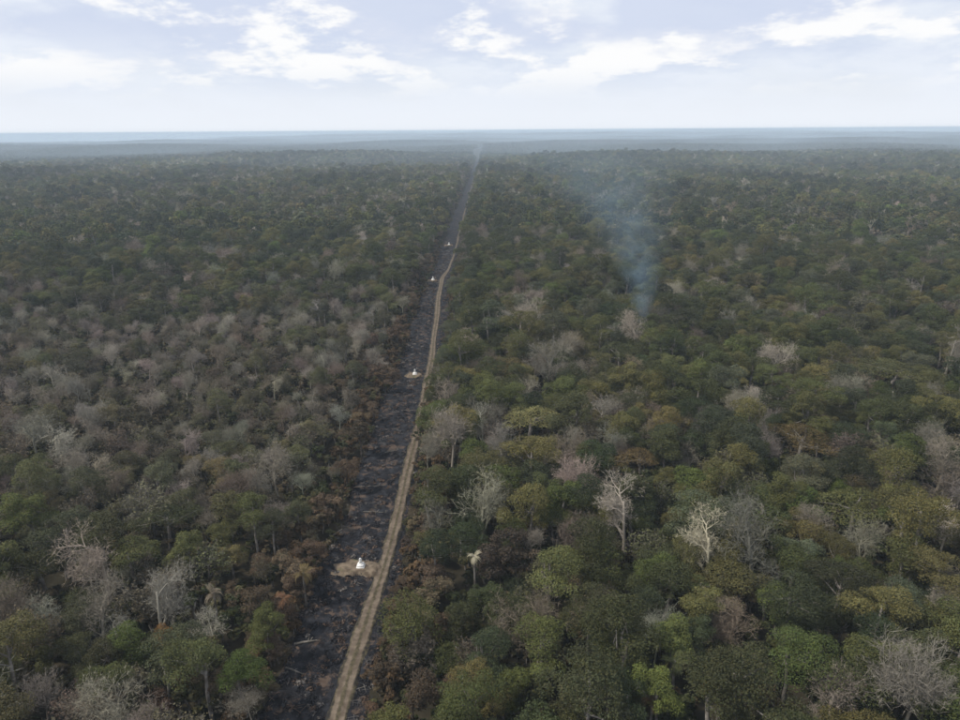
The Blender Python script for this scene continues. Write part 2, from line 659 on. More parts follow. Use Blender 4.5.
def leafy(seed, hgt, R, ch, n_leaf, leaf, n_cl, flat=0.0, limbs=True, dens=1.0):
    """returns (trunk Geo, crown Geo). crown = many small leaves gathered in uneven clumps"""
    r = np.random.default_rng(seed)
    tr, cr = Geo(), Geo()
    cz = hgt - ch
    # clump centres over a lopsided dome
    nl = int(r.integers(7, 10)) if flat else int(r.integers(3, 7))
    la = r.uniform(0, 2 * np.pi, nl) + np.arange(nl) * 2 * np.pi / nl * .6
    lr = R * r.uniform(0.15, 0.62, nl)
    lob = np.stack([lr * np.cos(la), lr * np.sin(la), ch * (r.uniform(-.30, .42, nl) if not flat else r.uniform(.12, .38, nl))], 1)
    lob[0] = (0, 0, ch * .45)
    lrad = R * r.uniform(0.34, 0.58, nl) * (.8 if flat else 1)
    li = r.integers(0, nl, n_cl)
    d = unit(r, n_cl)
    d[:, 2] = np.where(d[:, 2] < -.6, -d[:, 2], d[:, 2])
    cc = lob[li] + d * lrad[li][:, None] * r.uniform(.45, 1.0, (n_cl, 1)) * np.array([1, 1, ch / R * (.75 if not flat else .55)])
    cc[:, 2] += cz
    rc = R * r.uniform(0.11, 0.30, n_cl)
    if flat:
        rc *= 0.8
    w = rc ** 2
    cnt = np.maximum(3, (n_leaf * dens * w / w.sum()).astype(int))
    tone = r.uniform(0.74, 1.30, n_cl)
    for k in range(n_cl):
        u = unit(r, cnt[k])
        u[:, 2] = np.where(u[:, 2] < -0.35, -u[:, 2], u[:, 2])
        rr = rc[k] * r.uniform(0.70, 1.10, cnt[k]) * np.where(r.random(cnt[k]) < .12, r.uniform(1.0, 1.5, cnt[k]), 1)
        p = cc[k] + u * rr[:, None] * np.array([1, 1, 0.72 if not flat else 0.5])
        dist = np.linalg.norm((p[:, None, :] - cc[None]) / np.array([1, 1, .72]), axis=2) / rc[None]
        dist[:, k] = 9
        keep = dist.min(1) > 0.72
        if keep.sum() < 3:
            continue
        p, u = p[keep], u[keep]
        m = len(p)
        nrm = u * 0.9 + np.array([0, 0, 0.35]) + 0.62 * r.normal(size=(m, 3))
        sz = leaf * r.uniform(0.6, 1.3, m)
        br = tone[k] * r.uniform(0.84, 1.16, m)
        warm = r.normal(0, 0.06, m)
        col = np.stack([br * (1 + warm), br, br * (1 - warm)], 1)
        cards(cr, p, nrm, sz, r, 0, col)
    # trunk and limbs
    lean = r.normal(0, 0.05, 2) * hgt
    top = np.array([lean[0], lean[1], cz + ch * 0.25])
    b = max(0.09, R * 0.045)
    mid = np.array([lean[0] * .4 + r.normal(0, .15), lean[1] * .4 + r.normal(0, .15), top[2] * .5])
    tube(tr, [(0, 0, -0.4), mid, top], [b * 1.35, b, b * .6], 6)
    if limbs:
        for k in r.permutation(n_cl)[:min(7, n_cl)]:
            s = mid + (top - mid) * r.uniform(0.2, 0.95)
            e = cc[k]
            m_ = (s + e) / 2 + r.normal(0, .25, 3) + [0, 0, -0.1]
            tube(tr, [s, m_, e], [b * .5, b * .34, b * .12], 4)
    return tr, cr


def bare(seed, hgt, R, levels=4, twig_w=0.022, leaves=0, leaf=0.28, dens=1.0, thick=1.0, fork=0.42):
    """leafless tree: trunk + limbs in one Geo, fine twigs (and the last dry leaves) in another"""
    r = np.random.default_rng(seed)
    tr, cr = Geo(), Geo()
    tips = []

    def grow(p, d, L, rad_, lev):
        nseg = 3 if lev < 3 else 2
        pts, rs = [p], [rad_]
        q = p.copy()
        for s in range(nseg):
            d = rot_to(d + r.normal(0, 0.16 if lev else 0.08, 3) + np.array([0, 0, 0.07]))
            q = q + d * L / nseg
            pts.append(q.copy())
            rs.append(rad_ * (1 - 0.62 * (s + 1) / nseg))
        tone = r.uniform(.8, 1.2)
        if lev >= 4:
            sd = np.cross(d, unit(r, 1)[0]); sd /= np.linalg.norm(sd) + 1e-9
            w = max(rad_, twig_w)
            cr.add([p - sd * w, p + sd * w, q + sd * w * .6, q - sd * w * .6], [(0, 1, 2, 3)], None, 0, tone)
        elif lev < 3:
            tube(tr, pts, rs, 6 if lev == 0 else 4, 0, tone)
        else:
            tube(cr, pts, [max(x, twig_w) for x in rs], 3, 0, tone)
        if lev >= levels:
            tips.append((q, d))
            return
        nch = [r.integers(5, 8), r.integers(4, 6), r.integers(3, 6), r.integers(3, 5), r.integers(2, 4)][min(lev, 4)]
        nch = max(2, int(round(nch * dens)))
        for c in range(nch):
            f = r.uniform(fork if lev == 0 else 0.30, 1.0)
            i = min(int(f * nseg), nseg - 1)
            s = pts[i] + (pts[i + 1] - pts[i]) * (f * nseg - i)
            side = rot_to(np.cross(d, unit(r, 1)[0]))
            sp = [0.95, 0.85, 0.9, 1.0][min(lev, 3)]
            nd = rot_to(d * 0.75 + side * sp * r.uniform(.7, 1.2) + np.array([0, 0, 0.25 if lev < 2 else 0.1]))
            l2 = L * r.uniform(.55, .85) * (1.0 if lev else R / hgt * 1.35)
            grow(s, nd, l2, rad_ * r.uniform(.38, .55), lev + 1)

    grow(np.array([0, 0, -0.3]), np.array([r.normal(0, .06), r.normal(0, .06), 1.0]), hgt * .62, 0.020 * hgt * thick, 0)
    # fine twig fans at the tips
    for (q, d) in tips:
        k = 4
        dd = d + r.normal(0, 0.55, (k, 3)) + np.array([0, 0, 0.12])
        dd /= np.linalg.norm(dd, axis=1, keepdims=True)
        L = r.uniform(.35, .85, k) * R * 0.2
        e = q + dd * L[:, None]
        sd = np.cross(dd, r.normal(size=(k, 3)))
        sd /= np.linalg.norm(sd, axis=1, keepdims=True)
        w = twig_w * 1.1
        v = np.stack([np.repeat(q[None], k, 0) - sd * w, np.repeat(q[None], k, 0) + sd * w, e], 1)
        cr.add(v.reshape(-1, 3), None, np.arange(k * 3).reshape(-1, 3), 0, r.uniform(.8, 1.2, k))
    if leaves and tips:
        P = np.array([t_[0] for t_ in tips])
        ix = r.integers(0, len(P), leaves)
        p = P[ix] + r.normal(0, R * 0.07, (leaves, 3))
        br = r.uniform(.7, 1.3, leaves) * r.uniform(.75, 1.25, len(P))[ix]
        cards(cr, p, r.normal(size=(leaves, 3)) + [0, 0, .6], leaf * r.uniform(.6, 1.3, leaves), r, 1, br)
    return tr, cr


# kind -> list of dict(near=(trunk, crown meshes), joined near mesh, joined mid mesh, R, hgt)
KINDS = {}


def add_kind(kind, tr, cr, tr_mats, cr_mats, midgeo, R, hgt):
    i = len(KINDS.setdefault(kind, []))
    nm = kind
    a = tr.mesh(nm + '_trunk', tr_mats, smooth=True)
    b = cr.mesh(nm + '_crown', cr_mats)
    j = Geo()
    j.merge(tr, 0)
    for lst, src in ((j.v, cr.v),):
        pass
    off = j.n
    j.v += cr.v
    j.q += [x + off for x in cr.q]; j.t += [x + off for x in cr.t]
    j.qm += [x + 1 for x in cr.qm]; j.tm += [x + 1 for x in cr.tm]
    j.qc += cr.qc; j.tc += cr.tc
    j.n += cr.n
    jm = j.mesh(nm + '_whole', tr_mats + cr_mats)
    mt, mc = midgeo
    k = Geo()
    k.merge(mt, 0)
    off = k.n
    k.v += mc.v
    k.q += [x + off for x in mc.q]; k.t += [x + off for x in mc.t]
    k.qm += [x + 1 for x in mc.qm]; k.tm += [x + 1 for x in mc.tm]
    k.qc += mc.qc; k.tc += mc.tc
    k.n += mc.n
    km = k.mesh(nm + '_low', tr_mats + cr_mats)
    KINDS[kind].append(dict(tr=a, cr=b, near=jm, mid=km, R=R, h=hgt))


for s in range(9):
    r = np.random.default_rng(100 + s)
    R, h_ = r.uniform(3.0, 4.6), r.uniform(8.5, 12.5)
    ch = R * r.uniform(0.95, 1.35)
    ncl = int(r.integers(40, 64))
    add_kind('leafy', *leafy(100 + s, h_, R, ch, 14500, 0.088, ncl), [M_BARK], [M_LEAF],
             leafy(100 + s, h_, R, ch, 900, 0.40, ncl, limbs=False), R, h_)
for s in range(4):       # broad, flat-topped, thin foliage
    r = np.random.default_rng(200 + s)
    R, h_ = r.uniform(5.0, 6.5), r.uniform(8.8, 10.5)
    add_kind('spreading', *leafy(200 + s, h_, R, R * .72, 22000, 0.088, 110, flat=1), [M_BARK], [M_LEAF],
             leafy(200 + s, h_, R, R * .72, 1100, 0.42, 60, flat=1, limbs=False), R, h_)
for s in range(6):       # half bare: twigs with thin dry leaves
    r = np.random.default_rng(300 + s)
    R, h_ = r.uniform(2.6, 3.8), r.uniform(7, 10)
    add_kind('thin', *bare(300 + s, h_, R, 4, 0.014, 1700, 0.145, 0.9, .9), [M_BARK], [M_BARK, M_LEAF],
             bare(300 + s, h_, R, 3, 0.05, 220, 0.50, 0.7), R, h_)
for s in range(7):       # leafless
    r = np.random.default_rng(400 + s)
    R, h_ = r.uniform(3.0, 4.4), r.uniform(9, 13)
    add_kind('bare', *bare(400 + s, h_, R, 5, 0.012, 0, 0, 0.95, 0.95), [M_TWIG], [M_TWIG],
             bare(400 + s, h_, R, 3, 0.075, 0, 0, 0.8, 1.3), R, h_)
for s in range(5):       # scorched edge shrubs and small trees
    r = np.random.default_rng(500 + s)
    R, h_ = r.uniform(2.0, 3.0), r.uniform(4.5, 7)
    add_kind('scorched', *leafy(500 + s, h_, R, R * 1.2, 5600, 0.092, 26, dens=.8), [M_CHAR], [M_LEAF],
             leafy(500 + s, h_, R, R * 1.2, 380, 0.40, 18, limbs=False), R, h_)

# low shrubs for the undergrowth
SHRUBS = []
for s in range(5):
    tr, cr = leafy(600 + s, 2.4, 1.6, 1.5, 420, 0.20, 7, limbs=False)
    tr.v = tr.v
    j = Geo(); j.merge(tr, 0)
    off = j.n
    j.v += cr.v; j.q += [x + off for x in cr.q]; j.qm += [x + 1 for x in cr.qm]; j.qc += cr.qc; j.n += cr.n
    SHRUBS.append(j.mesh('shrub_whole', [M_BARK, M_LEAF]))

# ------------------------------------------------------------------ tints (name, colour)
TINT = {
    'leafy': [('dark green', (.056, .063, .027)), ('bottle green', (.042, .052, .027)), ('mid green', (.084, .092, .034)),
              ('olive green', (.112, .105, .042)), ('yellowish olive', (.138, .120, .050)), ('fresh green', (.090, .112, .034)),
              ('greyish green', (.085, .092, .062))],
    'spreading': [('olive green', (.105, .102, .044)), ('yellowish olive', (.160, .132, .060)), ('dull green', (.078, .084, .038))],
    'thin': [('grey-brown', (.125, .105, .080)), ('khaki', (.120, .112, .060)), ('purplish brown', (.105, .080, .072)),
             ('dusty olive', (.100, .098, .052))],
    'bare': [('ash grey', (.230, .212, .190)), ('pale grey', (.31, .288, .258)), ('brownish grey', (.190, .160, .134))],
    'scorched': [('rust brown', (.104, .072, .055)), ('dark maroon', (.060, .043, .040)), ('dull brown', (.110, .080, .055)),
                 ('tan', (.150, .112, .076))],
}

# ------------------------------------------------------------------ tree positions
T = []          # dicts: x, y, kind, var, s, rot, ti, hero


def put(x, y, kind, var, s, rot, ti, hero=False, tint=None, dry=0.0):
    T.append(dict(x=x, y=y, kind=kind, var=var % len(KINDS[kind]), s=s, rot=rot, ti=ti, hero=hero, tint=tint, dry=dry,
                  sz=(s if kind != 'spreading' else min(s, 1.0)) * (1 if hero else random.uniform(.78, 1.12))))


def hero(px, py, kind, var, width_px, ti, rot=None, foot=None, tint=None):
    """a tree told apart in the photograph: crown middle at the pixel, crown width in pixels"""
    vd = KINDS[kind][var % len(KINDS[kind])]
    x, y = ground_at(px, py)
    for _ in range(8):          # move so that the crown's middle, not the foot, is at that pixel
        dep = project(x, y, 0)[2]
        s = float(np.clip(width_px * dep / F_PX / (2 * vd['R']), 0.45, 1.9))
        zc = float(H(x, y)) + vd['h'] * (min(s, 1.0) if kind == 'spreading' else s) * 0.72
        v = _R @ np.array([(px - 480) / F_PX, (360 - py) / F_PX, -1.0])
        t_ = (CAM_H - zc) / -v[2]
        x, y = v[0] * t_, v[1] * t_
    put(x, y, kind, var, s, random.uniform(0, 6.28) if rot is None else rot, ti, True, tint)


HERO = [
    (484, 488, 'bare', 0, 62, 1), (452, 424, 'bare', 1, 66, 0), (510, 440, 'bare', 2, 46, 0), (628, 488, 'bare', 3, 60, 1),
    (603, 402, 'bare', 4, 34, 1), (770, 358, 'bare', 5, 46, 1), (944, 445, 'bare', 6, 52, 1), (948, 520, 'bare', 1, 60, 1),
    (835, 688, 'bare', 2, 60, 1), (95, 530, 'bare', 3, 66, 0), (210, 622, 'bare', 4, 40, 1), (275, 460, 'bare', 5, 52, 0),
    (545, 348, 'bare', 6, 50, 0), (440, 505, 'bare', 0, 40, 0), (655, 632, 'bare', 5, 56, 0), (735, 400, 'bare', 1, 42, 0),
    (955, 330, 'bare', 3, 44, 0), (765, 520, 'bare', 2, 74, 0), (30, 420, 'bare', 4, 44, 0), (150, 395, 'bare', 6, 30, 0),
    (570, 525, 'bare', 6, 44, 2), (690, 455, 'bare', 4, 30, 0), (40, 690, 'bare', 1, 60, 0), (250, 700, 'bare', 5, 44, 0),
    (530, 418, 'spreading', 0, 80, 1, (.215, .195, .095)), (800, 434, 'spreading', 1, 84, 1), (893, 368, 'spreading', 2, 112, 0),
    (858, 500, 'spreading', 3, 100, 0), (640, 456, 'spreading', 1, 60, 1), (760, 500, 'spreading', 2, 90, 2),
    (40, 560, 'spreading', 3, 80, 2), (620, 350, 'spreading', 0, 60, 2), (165, 515, 'spreading', 1, 70, 2),
    (790, 650, 'leafy', 0, 84, 2), (610, 680, 'leafy', 1, 84, 2), (660, 690, 'leafy', 2, 60, 5), (700, 610, 'leafy', 3, 60, 3),
    (545, 640, 'leafy', 4, 78, 2), (470, 695, 'leafy', 5, 74, 2), (450, 655, 'leafy', 6, 56, 2), (130, 640, 'leafy', 7, 60, 5),
    (240, 668, 'leafy', 8, 66, 5), (115, 680, 'leafy', 0, 66, 2), (15, 640, 'leafy', 1, 60, 4), (265, 620, 'leafy', 2, 46, 2),
    (30, 510, 'leafy', 3, 60, 2), (880, 640, 'leafy', 4, 74, 1), (930, 690, 'leafy', 5, 70, 2), (830, 585, 'leafy', 6, 62, 0),
    (560, 720, 'leafy', 7, 70, 2), (720, 690, 'leafy', 8, 56, 4), (165, 640, 'leafy', 2, 34, 4, (.19, .11, .045)),
    (480, 600, 'leafy', 3, 54, 0), (520, 590, 'leafy', 6, 48, 1), (340, 200, 'leafy', 1, 14, 0),
    (415, 690, 'scorched', 0, 66, 0), (395, 650, 'scorched', 1, 40, 0), (445, 625, 'scorched', 2, 44, 2), (430, 590, 'scorched', 3, 46, 3),
    (300, 578, 'scorched', 4, 36, 0), (285, 605, 'scorched', 0, 34, 0), (310, 545, 'scorched', 1, 36, 0), (272, 640, 'scorched', 2, 34, 0),
    (262, 690, 'scorched', 3, 30, 2), (325, 500, 'scorched', 4, 34, 0), (345, 465, 'scorched', 0, 32, 0), (372, 405, 'scorched', 1, 26, 0),
    (448, 497, 'scorched', 2, 34, 0), (500, 545, 'scorched', 3, 60, 1), (520, 556, 'scorched', 4, 40, 1), (395, 590, 'scorched', 1, 26, 2),
    (360, 430, 'scorched', 2, 34, 0), (385, 370, 'scorched', 3, 32, 0), (398, 330, 'scorched', 0, 26, 0), (412, 295, 'scorched', 1, 22, 0),
    (420, 268, 'scorched', 2, 20, 0),
]
for h_ in HERO:
    hero(*h_[:6], tint=h_[6] if len(h_) > 6 else None)
PALMS = [(474, 555, 15, (.42, .38, .27), 'cream-coloured dead palm right of the nearest white marker', 1.0),
         (303, 572, 22, (.14, .105, .045), 'browning palm on left strip edge, nearest the white marker', .8),
         (284, 597, 20, (.16, .085, .045), 'rusty scorched palm on the left strip edge below the browning palm', .75),
         (652, 698, 24, (.15, .10, .05), 'brown palm crown at bottom edge of photo, right half', .9),
         (213, 592, 22, (.17, .14, .10), 'greyish tan palm among trees left of the strip', .85),
         (675, 660, 26, (.085, .095, .035), 'green palm right of centre near the bottom edge', .95),
         (700, 582, 24, (.09, .105, .035), 'green palm in dark forest at lower right', .95)]
PALM_AT = []
for (px, py, wpx, tn, lb, sc_) in PALMS:
    x, y = ground_at(px, py)
    for _ in range(8):
        dep = project(x, y, 0)[2]
        s = float(np.clip(wpx * dep / F_PX / 4.2, .5, 1.3))
        zc = float(H(x, y)) + 6.6 * sc_ + .1
        v = _R @ np.array([(px - 480) / F_PX, (360 - py) / F_PX, -1.0])
        t_ = (CAM_H - zc) / -v[2]
        x, y = v[0] * t_, v[1] * t_
    PALM_AT.append((x, y, s))
HX = np.array([(t_['x'], t_['y'], KINDS[t_['kind']][t_['var']]['R'] * t_['s']) for t_ in T]
              + [(p_[0], p_[1], 4.2) for p_ in PALM_AT])

HK = [t_['kind'] for t_ in T] + ['bare'] * len(PALM_AT)
R_IND = 400.0      # detailed trees up to here
R_TREE = 1700.0
HALF = rad(43)
sp = 4.1
gx, gy = np.meshgrid(np.arange(-1300, 1300, sp), np.arange(22, R_TREE, sp * .9))
gx = gx + (np.arange(gx.shape[0]) % 2)[:, None] * sp / 2
gx = gx + RNG.uniform(-.46, .46, gx.shape) * sp
gy = gy + RNG.uniform(-.46, .46, gy.shape) * sp
gx, gy = gx.ravel(), gy.ravel()
dd = np.hypot(gx, gy)
ok = ((np.abs(np.arctan2(gx, gy)) < HALF) | ((np.abs(gx) < 75) & (gy < 90))) & (dd < R_TREE)
el, er = gx - strip_l(gy), gx - strip_r(gy)
ok &= (el < -1.7) | (er > 0.6) | (gy > 2600)
gx, gy, dd = gx[ok], gy[ok], dd[ok]
# keep clear of the told-apart trees
near = dd < 420
for (hx, hy, hr), hk in zip(HX, HK):
    near_i = np.where(near)[0]
    m = np.hypot(gx[near_i] - hx, gy[near_i] - hy) < hr * 0.62
    # nothing tall right in front of a told-apart tree either
    ux, uy = hx / math.hypot(hx, hy), hy / math.hypot(hx, hy)
    al = (gx[near_i] - hx) * ux + (gy[near_i] - hy) * uy
    la = np.abs(-(gx[near_i] - hx) * uy + (gy[near_i] - hy) * ux)
    m |= (al < 0) & (al > -hr * {'bare': 1.3, 'spreading': 1.2}.get(hk, .35) - (4 if hk in ('bare', 'spreading') else 0)) & (la < hr * (.6 if hk == 'spreading' else .5))
    keep = np.ones(len(gx), bool); keep[near_i[m]] = False
    gx, gy, dd, near = gx[keep], gy[keep], dd[keep], near[keep]
NF = len(gx)
left = gx < -17
edge = np.where(left, strip_l(gy) - gx, gx - strip_r(gy))
n1, n2, n3 = snoise(gx, gy, S_COL), snoise(gx, gy, S_COL2), snoise(gx, gy, S_KIND)
rk = RNG.random(NF)
# how dry (leafless) each place is
dry = np.where(left, 0.38 + 0.60 * np.exp(-((gy - 160) / 72) ** 2) - 0.22 * np.exp(-((gy - 330) / 90) ** 2)
               + 0.10 * sstep(gy, 420, 700), 0.27 + 0.04 * sstep(gy, 420, 800))
dry = np.clip(dry + 0.17 * n1 + 0.14 * n2 * sstep(gy, 150, 500), 0.03, 0.92)
sc_w = np.where(left, 9.0, np.where(gy < 120, 9.0, 4.5))
sc_p = np.where(left, 0.85, np.where(gy < 120, 0.68, 0.42)) * np.clip(1.25 - edge / sc_w, 0, 1)
rs = RNG.random(NF)
kind = np.full(NF, 'leafy', dtype='U10')
isdry = rk < dry
kind[isdry & (RNG.random(NF) < 0.52)] = 'thin'
kind[isdry & (kind == 'leafy')] = 'bare'
kind[(~isdry) & (RNG.random(NF) < 0.05) & (dd > 110) & (edge > 9)] = 'spreading'
kind[rs < sc_p] = 'scorched'
scl = RNG.uniform(0.52, 1.10, NF) * np.where(RNG.random(NF) < .07, 1.3, 1.0)
scl = scl * np.where(left & (kind != 'scorched'), 1 - 0.24 * np.exp(-((gy - 165) / 75) ** 2), 1.0)
scl = scl * np.where(left & (gy > 85) & (gy < 250), 1.0, 1.16)
scl = scl * np.clip(0.62 + edge / 14.0, 0.62, 1.0)
W = {'leafy': np.array([.26, .14, .24, .18, .07, .05, .06]), 'spreading': np.array([.4, .2, .4]), 'thin': np.array([.38, .22, .2, .2]),
     'bare': np.array([.5, .18, .32]), 'scorched': np.array([.48, .14, .22, .16])}
for i in range(NF):
    k = str(kind[i])
    w = W[k].copy()
    if k == 'leafy':
        f = 0.55 * n3[i]
        w *= np.exp(f * np.array([-1.2, -1.6, .3, 1.2, 1.4, .6, .8]))
    w /= w.sum()
    ti = int(np.searchsorted(np.cumsum(w), RNG.random()))
    ti = min(ti, len(w) - 1)
    put(float(gx[i]), float(gy[i]), k, int(RNG.integers(0, 99)), float(scl[i]), float(RNG.uniform(0, 6.28)), ti, dry=float(np.clip((dry[i] - .35) / .45, 0, 1)))

X = np.array([t_['x'] for t_ in T]); Y = np.array([t_['y'] for t_ in T])
Z = H(X, Y)
RR = np.array([KINDS[t_['kind']][t_['var']]['R'] * t_['s'] for t_ in T])
HH = np.array([KINDS[t_['kind']][t_['var']]['h'] * t_['sz'] for t_ in T])
PX, PY, DEP = project(X, Y, Z + HH * .72)
VIS = (PX > -8) & (PX < 968) & (PY < 716) & (DEP > 5)
SIZE = np.where(VIS, RR / DEP, 0)
BIG = snoise(X, Y * .5, S_COL2)
for i, t_ in enumerate(T):
    c = np.array(t_['tint'] if t_['tint'] else TINT[t_['kind']][t_['ti']][1])
    far_ = float(sstep(np.array(DEP[i]), 300, 700))  # far trees are tinted lighter, some of the haze put into their colour
    dz_ = t_['dry'] if t_['kind'] in ('leafy', 'thin', 'spreading') else 0.0
    c = c * (1 - .5 * dz_) + np.array([.125, .108, .080]) * .5 * dz_
    c = c * (np.array([1.0, .97, .86]) if t_['kind'] == 'bare' else np.array([.97, .97, .80]))
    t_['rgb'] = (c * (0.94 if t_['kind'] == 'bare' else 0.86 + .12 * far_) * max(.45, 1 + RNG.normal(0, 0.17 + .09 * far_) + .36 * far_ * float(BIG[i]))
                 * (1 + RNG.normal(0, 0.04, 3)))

# the largest in view become single trees
LIMIT = {'leafy': 300, 'spreading': 60, 'thin': 140, 'bare': 160, 'scorched': 110}
single = np.zeros(len(T), bool)
for k, lim in LIMIT.items():
    ix = np.array([i for i, t_ in enumerate(T) if t_['kind'] == k and SIZE[i] > 0 and DEP[i] < 330])
    if len(ix) == 0:
        continue
    sc = SIZE[ix] + np.array([10.0 if T[i]['hero'] else 0 for i in ix])
    single[ix[np.argsort(-sc)[:lim]]] = True

# labels: colour and kind, then counted outward from the burnt strip within a depth band named by the markers
MY = [m[1] for m in MARKER_XY]
BANDS = [(0, 66, 'along bottom edge of photo'), (66, 76, 'well before nearest white marker'),
         (76, MY[0] - 5, 'just before nearest white marker'), (MY[0] - 5, MY[0] + 5, 'level with nearest white marker'),
         (MY[0] + 5, MY[0] + 17, 'just beyond nearest white marker'), (MY[0] + 17, MY[0] + 32, 'well beyond nearest white marker'),
         (MY[0] + 32, MY[0] + 52, 'midway between first two white markers'), (MY[0] + 52, MY[1] - 10, 'just short of second white marker'),
         (MY[1] - 10, MY[1] + 12, 'level with second white marker'), (MY[1] + 12, MY[1] + 45, 'just beyond second white marker'),
         (MY[1] + 45, 1e9, 'well beyond second white marker')]
KN = {'leafy': ('leafy_tree', 'leafy tree', 'leafy forest trees'), 'spreading': ('spreading_tree', 'flat-topped tree', 'flat-topped spreading trees'),
      'thin': ('thinning_tree', 'half-bare tree', 'half-bare forest trees'), 'bare': ('bare_tree', 'leafless tree', 'leafless forest trees'),
      'scorched': ('scorched_tree', 'scorched tree', 'scorched trees by the burnt strip')}
ONES = ['first', 'second', 'third', 'fourth', 'fifth', 'sixth', 'seventh', 'eighth', 'ninth', 'tenth', 'eleventh', 'twelfth', 'thirteenth',
        'fourteenth', 'fifteenth', 'sixteenth', 'seventeenth', 'eighteenth', 'nineteenth', 'twentieth']
groups = {}
for i in np.where(single)[0]:
    t_ = T[i]
    side = 'left' if t_['x'] < -17 else 'right'
    b = next(n for lo, hi, n in BANDS if lo <= t_['y'] < hi)
    cn = TINT[t_['kind']][t_['ti']][0] if not t_['tint'] else ('pale yellow-olive' if t_['kind'] == 'spreading' else 'orange-brown')
    groups.setdefault((t_['kind'], cn, side, b), []).append((abs(t_['x'] + 17), i))
for (k, cn, side, b), lst in groups.items():
    lst.sort()
    for n, (_, i) in enumerate(lst):
        if len(lst) == 1:
            lb = 'only %s %s %s of burnt strip %s' % (cn, KN[k][1], side, b)
        else:
            o_ = ONES[n] if n < 20 else 'number %d' % (n + 1)
            lb = '%s %s %s %s of burnt strip, %s' % (o_, cn, KN[k][1], side, b)
        T[i]['label'] = lb
for i in np.where(single)[0]:
    t_ = T[i]
    vd = KINDS[t_['kind']][t_['var']]
    nm, cat_, grp = KN[t_['kind']]
    root = bpy.data.objects.new(nm, None)
    root.empty_display_size = 0.5
    COL.objects.link(root)
    root.location = (t_['x'], t_['y'], float(Z[i]))
    root.rotation_euler.z = t_['rot']
    root.scale = (t_['s'], t_['s'], t_['sz'])
    tag(root, t_['label'], 'tree', grp)
    for nm2, me in (('trunk', vd['tr']), ('crown', vd['cr'])):
        o = link(nm2, me, root)
        o['tint'] = [float(v_) for v_ in t_['rgb']]

# ------------------------------------------------------------------ the rest of the forest (uncountable mass)


def scatter(name, label, cat, meshes, pts, rot, scale, idx, tint):
    c = bpy.data.collections.new(name + '_shapes')
    for k, me in enumerate(meshes):
        o = bpy.data.objects.new('%s_shape_%03d' % (name, k), me)
        c.objects.link(o)
    me = bpy.data.meshes.new(name)
    n = len(pts)
    me.vertices.add(n)
    me.vertices.foreach_set('co', np.asarray(pts, np.float32).ravel())
    a = me.attributes.new('turn', 'FLOAT_VECTOR', 'POINT')
    rv = np.zeros((n, 3), np.float32); rv[:, 2] = rot
    a.data.foreach_set('vector', rv.ravel())
    a = me.attributes.new('size', 'FLOAT_VECTOR', 'POINT')
    a.data.foreach_set('vector', np.asarray(scale, np.float32).ravel())
    a = me.attributes.new('pick', 'INT', 'POINT')
    a.data.foreach_set('value', np.asarray(idx, np.int32))
    a = me.attributes.new('tint', 'FLOAT_COLOR', 'POINT')
    tv = np.ones((n, 4), np.float32); tv[:, :3] = tint
    a.data.foreach_set('color', tv.ravel())
    o = link(name, me)
    tag(o, label, cat, kind='stuff')
    ng = bpy.data.node_groups.new(name, 'GeometryNodeTree')
    ng.interface.new_socket('Geometry', in_out='INPUT', socket_type='NodeSocketGeometry')
    ng.interface.new_socket('Geometry', in_out='OUTPUT', socket_type='NodeSocketGeometry')
    N, L = ng.nodes, ng.links
    gi, go = N.new('NodeGroupInput'), N.new('NodeGroupOutput')
    ci = N.new('GeometryNodeCollectionInfo')
    ci.inputs['Collection'].default_value = c
    ci.inputs['Separate Children'].default_value = True
    ci.inputs['Reset Children'].default_value = True
    ip = N.new('GeometryNodeInstanceOnPoints')
    ip.inputs['Pick Instance'].default_value = True
    L.new(gi.outputs[0], ip.inputs['Points'])
    L.new(ci.outputs[0], ip.inputs['Instance'])
    for an, dt, sk in (('pick', 'INT', 'Instance Index'), ('turn', 'FLOAT_VECTOR', 'Rotation'), ('size', 'FLOAT_VECTOR', 'Scale')):
        na = N.new('GeometryNodeInputNamedAttribute')
        na.data_type = dt
        na.inputs['Name'].default_value = an
        L.new(na.outputs['Attribute'], ip.inputs[sk])
    L.new(ip.outputs[0], go.inputs[0])
    md = o.modifiers.new('scatter', 'NODES')
    md.node_group = ng
    return o


order = list(KINDS)
base_ix, near_m, mid_m = {}, [], []
for k in order:
    base_ix[k] = len(near_m)
    near_m += [v_['near'] for v_ in KINDS[k]]
    mid_m += [v_['mid'] for v_ in KINDS[k]]
pick = np.array([base_ix[t_['kind']] + t_['var'] for t_ in T])
S = np.array([t_['s'] for t_ in T]); RO = np.array([t_['rot'] for t_ in T])
TN = np.array([t_['rgb'] for t_ in T])
DD = np.hypot(X, Y)
P = np.stack([X, Y, Z], 1)
m1 = (~single) & (DD < R_IND)
m2 = (~single) & (DD >= R_IND)
s3 = np.repeat(S[:, None], 3, 1)
s3[:, 2] = [t_['sz'] for t_ in T]
scatter('forest', 'mixed green and grey forest filling both sides of the burnt strip', 'forest', near_m, P[m1], RO[m1], s3[m1], pick[m1], TN[m1])
scatter('mid_distance_forest', 'hazier forest in the middle distance behind the nearer trees', 'forest', mid_m, P[m2], RO[m2], s3[m2], pick[m2], TN[m2])

